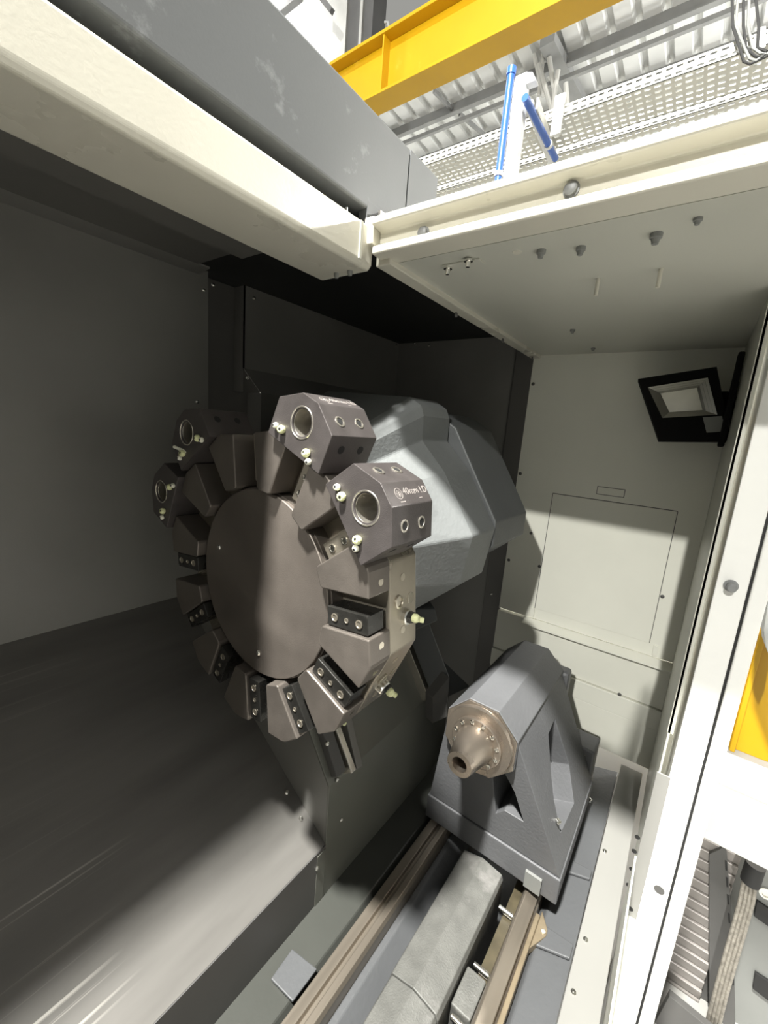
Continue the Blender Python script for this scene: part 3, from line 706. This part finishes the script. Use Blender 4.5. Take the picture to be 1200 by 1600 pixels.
# stepped reflector
gc = sum(Gp, Vector())/4
for j, (f0, f1) in enumerate([(1.0, .90), (.90, .80), (.80, .70), (.70, .62)]):
    o0 = [gc+(p-gc)*f0-nL*(0.002+0.006*j) for p in Gp]; o1 = [gc+(p-gc)*f1-nL*(0.006+0.006*j) for p in Gp]
    MB().add(o0+o1, [(i, (i+1)%4, 4+(i+1)%4, 4+i) for i in range(4)]).build('reflector_step', 'lamp_reflector', t)
MB().ext([gc+(p-gc)*0.62-nL*0.026 for p in Gp], -nL*0.002).build('emitter', 'lamp_reflector', t)
lb = [pj(X(1098,652,1.44), .001), pj(X(1128,650,1.46), .001), pj(X(1134,674,1.46), .001), pj(X(1104,676,1.44), .001)]
MB().ext(lb, nL*0.0004).build('rating_label', 'guard_grey', t)
MB().bar(cF-nL*0.045+Vector((0.0,-0.06,0)), Vector((XW-0.02, -0.035, 0.13)), (0,0,1), 0.10, 0.07).build('back_box', 'lamp_black', t, 0.006)
MB().bar(Vector((1.45,-0.045,0.03)), Vector((1.45,-0.045,0.27)), (0,1,0), 0.014, 0.05).build('bracket', 'lamp_black', t, 0.004)

# ================================================================== outside the door, right of the post
t = thing('lower_door_cover', (1.32, -0.6, -1.05), 'white folded metal cover outside the door post', 'cover')
MB().box(1.32, 1.335, -1.0, -0.17, -1.01, -0.838).build('lower_face', 'white_post', t, 0.004)
MB().ext([(1.32, -1.0, -0.838), (1.32, -0.17, -0.838), (1.335, -0.17, -0.755), (1.335, -1.0, -0.755)], (0.012, 0, 0)).build('upper_face', 'white_post', t, 0.004)
t = thing('yellow_column', (3.0, -0.7, -1.65), 'yellow painted steel column seen past the door post', 'column')
MB().box(3.0, 3.02, -1.0, -0.40, -1.65, 0.3).build('flange', 'yellow', t, 0.004)
MB().box(2.96, 3.0, -0.47, -0.445, -1.65, -0.75).build('rib', 'yellow', t, 0.004)
MB().box(3.02, 3.2, -0.75, -0.70, -1.65, 0.3).build('web', 'yellow', t)
t = thing('grey_machine_guard', (2.6, -0.60, -1.65), 'dark grey machine guard in front of the yellow column', 'guard')
MB().ext([X(1200,940,2.6), X(1193,985,2.6), X(1196,1010,2.6), X(1230,1100,2.6), X(1260,940,2.6)], (0.15, 0, 0)).build('guard', 'guard_grey', t, 0.004)
# slatted cover
t = thing('slatted_way_cover', (1.45, -0.25, -1.65), 'grey slatted way cover under the white door cover', 'cover')
sl = MB().box(0, 0.02, -0.16, 0.0, 0, 0.0335).mesh('slat'); sl.materials.append(MATS['slat'])
MB().box(1.462, 1.48, -0.34, -0.14, -1.80, -1.06).build('backing', 'guard_dark', t)
for i in range(19):
    o = bpy.data.objects.new('slat', sl); COL.objects.link(o); o.parent = t; o['_o'] = tuple(t['_o'])
    o.location = Vector((1.445-0.0, -0.14, -1.135-0.036*i))-Vector(t['_o'])
    o.rotation_euler = (0, R(-9), 0); o.location.x += random.uniform(-.001, .001)
    b = o.modifiers.new('bevel', 'BEVEL'); b.width = 0.002; b.segments = 1
t = thing('slotted_guard_plate', (1.44, -0.33, -1.65), 'dark guard plate with a row of slots beside the slatted cover', 'guard')
a = [X(1108,1335,1.43), X(1135,1322,1.43), X(1146,1470,1.43), X(1150,1640,1.43), X(1108,1640,1.43)]
MB().ext(a, (0.012,0,0)).build('plate', 'guard_dark', t, 0.001)
for y0 in (1345, 1371, 1398, 1427, 1458, 1490, 1524):
    xx = 1134+(y0-1345)*0.06
    p, q = X(xx, y0, 1.429), X(xx+1, y0+15, 1.429)
    MB().bar(p, q, (0,1,0), 0.004, 0.001).build('slot', 'black_gap', t)
t = thing('grey_side_guard', (1.47, -0.45, -1.65), 'light grey side guard behind the braided cables', 'guard')
a = [X(1135,1322,1.46), X(1260,1390,1.46), X(1260,1660,1.46), X(1150,1660,1.46), X(1146,1470,1.46)]
MB().ext(a, (0.012,0,0)).build('plate', 'guard_grey', t, 0.001)
a = [X(1178,1432,1.45), X(1260,1490,1.45), X(1260,1462,1.45), X(1183,1408,1.45)]
MB().ext(a, (0.008,0,0)).build('dark_wedge', 'rubber', t, 0.001)
a = [X(1176,1545,1.45), X(1260,1610,1.45), X(1260,1572,1.45), X(1180,1520,1.45)]
MB().ext(a, (0.008,0,0)).build('dark_wedge', 'rubber', t, 0.001)
p = X(1197,1395,1.458)
MB().rev(p, (-1,0,0), [(0,.016), (.005,.016), (.006,.010), (.003,.009)], 20).build('bolt', 'chrome', t, smooth=True)
# braided cables
t = thing('cable_bundle', (1.36, -0.31, -1.2), 'braided steel cables hanging from a black rubber gland', 'cable')
p0 = X(1181,1350,1.36); p1 = X(1172,1378,1.36)
MB().cyl(p0, p1, 0.021, 20).build('gland', 'rubber', t, smooth=True)
for i in range(4):
    o_ = (i-1.5)*7.0
    pts = [X(1172+o_*.9, 1374, 1.36), X(1166+o_, 1410, 1.36), X(1155+o_, 1450, 1.362), X(1142+o_, 1495, 1.365), X(1128+o_*.95, 1545, 1.368), X(1114+o_*.95, 1600, 1.37), X(1100+o_*.95, 1660, 1.37)]
    MB().tube(pts, 0.0045, 10).build('cable', 'braid', t, smooth=True)
t = thing('floor_plate', (1.3, -0.35, -1.66), 'dark floor plate at the foot of the door post', 'plate')
MB().ext([X(1000,1640,1.30), X(1046,1556,1.30), X(1130,1625,1.30), X(1130,1680,1.30)], (0.02,0,0)).build('plate', 'guard_dark', t, 0.001)

# ================================================================== workshop hall
m = MB(); m.box(-12, 16, -12, 16, -1.70, -1.65)
structure(m.build('floor', 'concrete'), 'grey concrete workshop floor')
ZR = 6.0
m = MB()                                    # trapezoidal roof sheet: ribs run along x, profile repeats along y
pitch = 0.34; y = -6.0; rows = []
while y < 12:
    rows += [(y, 0), (y+0.20, 0), (y+0.235, 0.07), (y+0.305, 0.07)]; y += pitch
vs = [(6.35, a, ZR+b) for a, b in rows]+[(15, a, ZR+b) for a, b in rows]
nr = len(rows)
m.add(vs, [(i, i+1, nr+i+1, nr+i) for i in range(nr-1)])
roof = structure(m.build('roof', 'roof_sheet'), 'corrugated metal workshop roof')
so = roof.modifiers.new('thick', 'SOLIDIFY'); so.thickness = 0.01
G_P = 'roof purlins under the corrugated sheet'
for i, (zx, lab) in enumerate([(0.785, 'grey roof purlin nearest the yellow girder'), (0.695, 'grey roof purlin between the girder and the cable trays'), (0.615, 'grey roof purlin farthest from the girder, behind the cable trays')]):
    xx = ZR/zx
    pr = thing('roof_purlin', (xx, 2.0, ZR-0.2), lab, 'purlin', G_P)
    MB().box(xx-0.01, xx+0.01, -5, 12, ZR-0.20, ZR-0.003).build('web', 'galv', pr)
    MB().box(xx-0.08, xx+0.01, -5, 12, ZR-0.205, ZR-0.19).build('lower_flange', 'galv', pr)
# thin conduit with a light strip
xx = 5.6/0.742
tag(MB().box(xx-0.03, xx+0.03, -5, 12, 5.56, 5.62).build('roof_conduit', 'galv'), 'thin grey conduit hung between two roof purlins', 'conduit')
G_S = 'short roof struts'
for i, (a_, b_, lab) in enumerate([((678,142), (706,170), 'short grey roof strut nearest the girder, above the purlins'), ((718,178), (758,212), 'short grey roof strut between the conduit and the far purlin')]):
    tag(MB().bar(at(*a_, 'z', ZR-0.1), at(*b_, 'z', ZR-0.1), (0,0,1), 0.06, 0.05).build('roof_strut', 'galv'), lab, 'strut', G_S)
# truss leg
tt = thing('roof_truss', (7.5, 3.0, ZR-1.2), 'grey lattice roof truss behind the blue pipes', 'truss')
pA_, pB_ = at(855,62,'z',ZR-0.15), at(905,160,'z',ZR-0.15)
MB().bar(pA_, pB_, (0,0,1), 0.12, 0.22).build('top_chord', 'galv', tt)
lo = [at(838,120,'x',7.2), at(852,170,'x',7.4), at(872,225,'x',7.6)]
for a_, b_ in [((835,85), (850,150)), ((850,72), (842,150)), ((858,90), (872,185)), ((872,110), (860,190)), ((884,130), (890,215)), ((842,100), (870,200))]:
    MB().cyl(at(*a_,'x',7.3), at(*b_,'x',7.4), 0.035, 8).build('lattice_bar', 'steel_col', tt)
# yellow crane girder along y
t = thing('crane_girder', (3.83, 2.5, 3.3), 'yellow overhead crane girder crossing above the machine', 'girder')
MB().box(3.71, 3.95, -3, 7, 3.29, 3.315).build('bottom_flange', 'yellow', t, 0.003)
MB().box(3.815, 3.845, -3, 7, 3.315, 3.78).build('web', 'yellow', t)
MB().box(3.70, 3.96, -3, 7, 3.78, 3.81).build('top_flange', 'yellow', t, 0.003)
ys = 3.835*0.822
for yy in (ys, ys-2.2, ys+2.2):
    MB().box(3.715, 3.815, yy-0.008, yy+0.008, 3.315, 3.78).build('stiffener', 'yellow', t)
a_ = at(608,45,'x',3.75); MB().tube([a_+Vector((0,0,-.02)), a_+Vector((0,.02,.06)), a_+Vector((0,.06,.08))], 0.012, 8).build('hook', 'galv', t)
# columns and light wall behind
t = thing('steel_column', (7.0, 7.0, -1.65), 'tall pale steel column behind the yellow girder', 'column')
c0, c1, c2 = 1.04*6.5, .988*6.5, .898*6.5
MB().box(6.5, 6.9, c1, c0, -1.65, 9).build('pale_leg', 'steel_col', t)
MB().box(6.55, 6.9, c2+0.28, c1, -1.65, 9).build('dark_leg', 'dark_col', t)
MB().box(6.50, 6.9, c2+0.20, c2+0.26, -1.65, 9).build('mid_flange', 'steel_col', t)
MB().box(6.55, 6.9, c2, c2+0.20, -1.65, 9).build('dark_leg', 'dark_col', t)
m = MB(); m.box(3.5, 11.2, 11.5, 11.6, -1.65, 14)
structure(m.build('wall_hall', 'wall_light'), 'bright white workshop wall in the distance')
m = MB(); m.box(11.2, 11.3, -6, 11.6, -1.65, 6.2)
structure(m.build('wall_end', 'wall_light'), 'light end wall of the workshop')
t = thing('wall_brace', (6, 7.5, 5), 'dark diagonal steel brace beside the pale column', 'brace')
MB().bar(at(436,20,'x',6.2), at(470,-8,'x',6.2), (1,0,0), 0.12, 0.12).build('brace', 'dark_col', t)
MB().bar(at(495,-12,'x',6.2), at(519,18,'x',6.2), (1,0,0), 0.08, 0.08).build('brace', 'dark_col', t)
# perforated cable trays along y
def perforated(x0, x1, z0, z1, y0, y1, n_y, rows_, axis):
    """sheet in the y/x or y/z plane with rows of real oblong holes"""
    mb = MB(); dy = (y1-y0)/n_y; L_ = (x1-x0) if axis == 'x' else (z1-z0); dr = L_/rows_
    def P(y, s): return (x0+s, y, z0) if axis == 'x' else (x0, y, z0+s)
    for i in range(n_y):
        for j in range(rows_):
            ya, yb = y0+i*dy, y0+(i+1)*dy; sa, sb = j*dr, (j+1)*dr
            yi0, yi1, si0, si1 = ya+dy*.18, yb-dy*.18, sa+dr*.32, sb-dr*.32
            o = [P(ya,sa), P(yb,sa), P(yb,sb), P(ya,sb)]; h = [P(yi0,si0), P(yi1,si0), P(yi1,si1), P(yi0,si1)]
            mb.add(o+h, [(k, (k+1)%4, 4+(k+1)%4, 4+k) for k in range(4)])
    return mb
def cable_tray(xn, wd, zt, hs, label):
    t = thing('cable_tray', (xn+wd/2, 1.2, zt), label, 'cable tray', 'perforated cable trays')
    a = perforated(xn, xn+wd, zt, zt, -0.9, 3.3, 90, 6, 'x').build('tray_floor', 'tray_zinc', t)
    b = perforated(xn, xn, zt, zt+hs, -0.9, 3.3, 90, 2, 'z').build('side_rail', 'tray_zinc', t)
    c = perforated(xn+wd, xn+wd, zt, zt+hs, -0.9, 3.3, 90, 2, 'z').build('side_rail', 'tray_zinc', t)
    for o in (a, b, c):
        s = o.modifiers.new('thick', 'SOLIDIFY'); s.thickness = 0.003
    return t
cable_tray(2.90, 0.27, 1.945, 0.062, 'perforated white cable tray, the nearer and higher of the two')
cable_tray(3.30, 0.30, 1.985, 0.055, 'perforated white cable tray, the farther one just above the beam')
# bracket and blue pipes
t = thing('pipe_bracket', (2.6, 1.15, 1.5), 'white channel bracket carrying the blue pipes to the cable trays', 'bracket')
MB().box(2.60, 2.66, 2.60*0.438, 2.60*0.466, 1.2, 2.04).build('upright', 'white_plastic', t, 0.004)
MB().ext([X(822,112,2.60), X(832,112,2.60), X(838,125,2.60), X(812,135,2.60)], (0.05,0,0)).build('knee', 'white_plastic', t, 0.004)
MB().bar((2.665, 1.130, 1.912), (3.45, 1.165, 1.915), (0,1,0), 0.035, 0.05).build('arm', 'white_plastic', t, 0.003)
MB().bar((2.665, 1.085, 1.905), (3.45, 1.14, 1.905), (0,1,0), 0.012, 0.06).build('arm', 'tray_zinc', t, 0.003)
q_ = Vector((2.62, 1.106, 1.93))
for i in range(12):
    p = Vector((2.70+i*0.06, 1.112+0.0029*i, 1.912))
    MB().box(p.x-0.012, p.x+0.012, p.y-0.0005, p.y+0.003, p.z-0.012, p.z+0.012).build('slot', 'guard_dark', t)
tg = MB().box(2.865, 2.885, 1.00, 1.06, 1.84, 2.05).build('hanger_plate', 'white_plastic', t, 0.003)
a_, b_ = X(799,112,2.58), X(777,290,2.58)
o = thing('blue_pipe', b_, 'upright blue pipe with a capped top in front of the trays', 'pipe', 'blue pipes')
MB().cyl(b_+(b_-a_)*0.3, a_, 0.021, 16).build('pipe', 'blue_pipe', o, smooth=True)
MB().cyl(a_-(a_-b_)*0.03, a_+(a_-b_)*0.03, 0.026, 16).build('cap', 'blue_pipe', o, smooth=True)
c_q = a_+(b_-a_)*0.88
MB().cyl(c_q, c_q+(b_-a_)*0.04, 0.026, 16).build('clip', 'white_plastic', o, smooth=True)
a_, b_ = X(820,152,2.545), X(868,248,3.14)
o = thing('blue_pipe', b_, 'slanting blue pipe running back beside the slotted bracket arm', 'pipe', 'blue pipes')
MB().cyl(a_, b_, 0.020, 16).build('pipe', 'blue_pipe', o, smooth=True)
c_q = a_+(b_-a_)*0.72
MB().cyl(c_q, c_q+(b_-a_)*0.035, 0.025, 16).build('clip', 'white_plastic', o, smooth=True)
# loose cables at the upper right
t = thing('cable_coil', (2.9, 0.12, 2.0), 'tangle of thin dark cables hanging over the cable tray', 'cable')
for i in range(5):
    x_ = 1150+i*9
    pts = [X(x_-6, -10, 2.88), X(x_-4+random.uniform(-6,6), 40, 2.88), X(x_+random.uniform(-4,6), 75, 2.87), X(x_+12, 96-i*4, 2.86), X(x_+22, 100-i*5, 2.86), X(1215, 80-i*8, 2.87)]
    MB().tube(pts, 0.006, 8).build('cable', 'guard_grey' if i % 2 else 'rubber', t, smooth=True)
t = thing('sensor_box', (2.88, 0.05, 2.0), 'small white box clipped on the nearer cable tray', 'box')
MB().ext([X(1180,82,2.885), X(1188,42,2.885), X(1197,40,2.885), X(1197,72,2.885)], (0.03,0,0)).build('box', 'white_plastic', t, 0.003)

for o in list(bpy.data.objects):
    if '_o' in o: del o['_o']
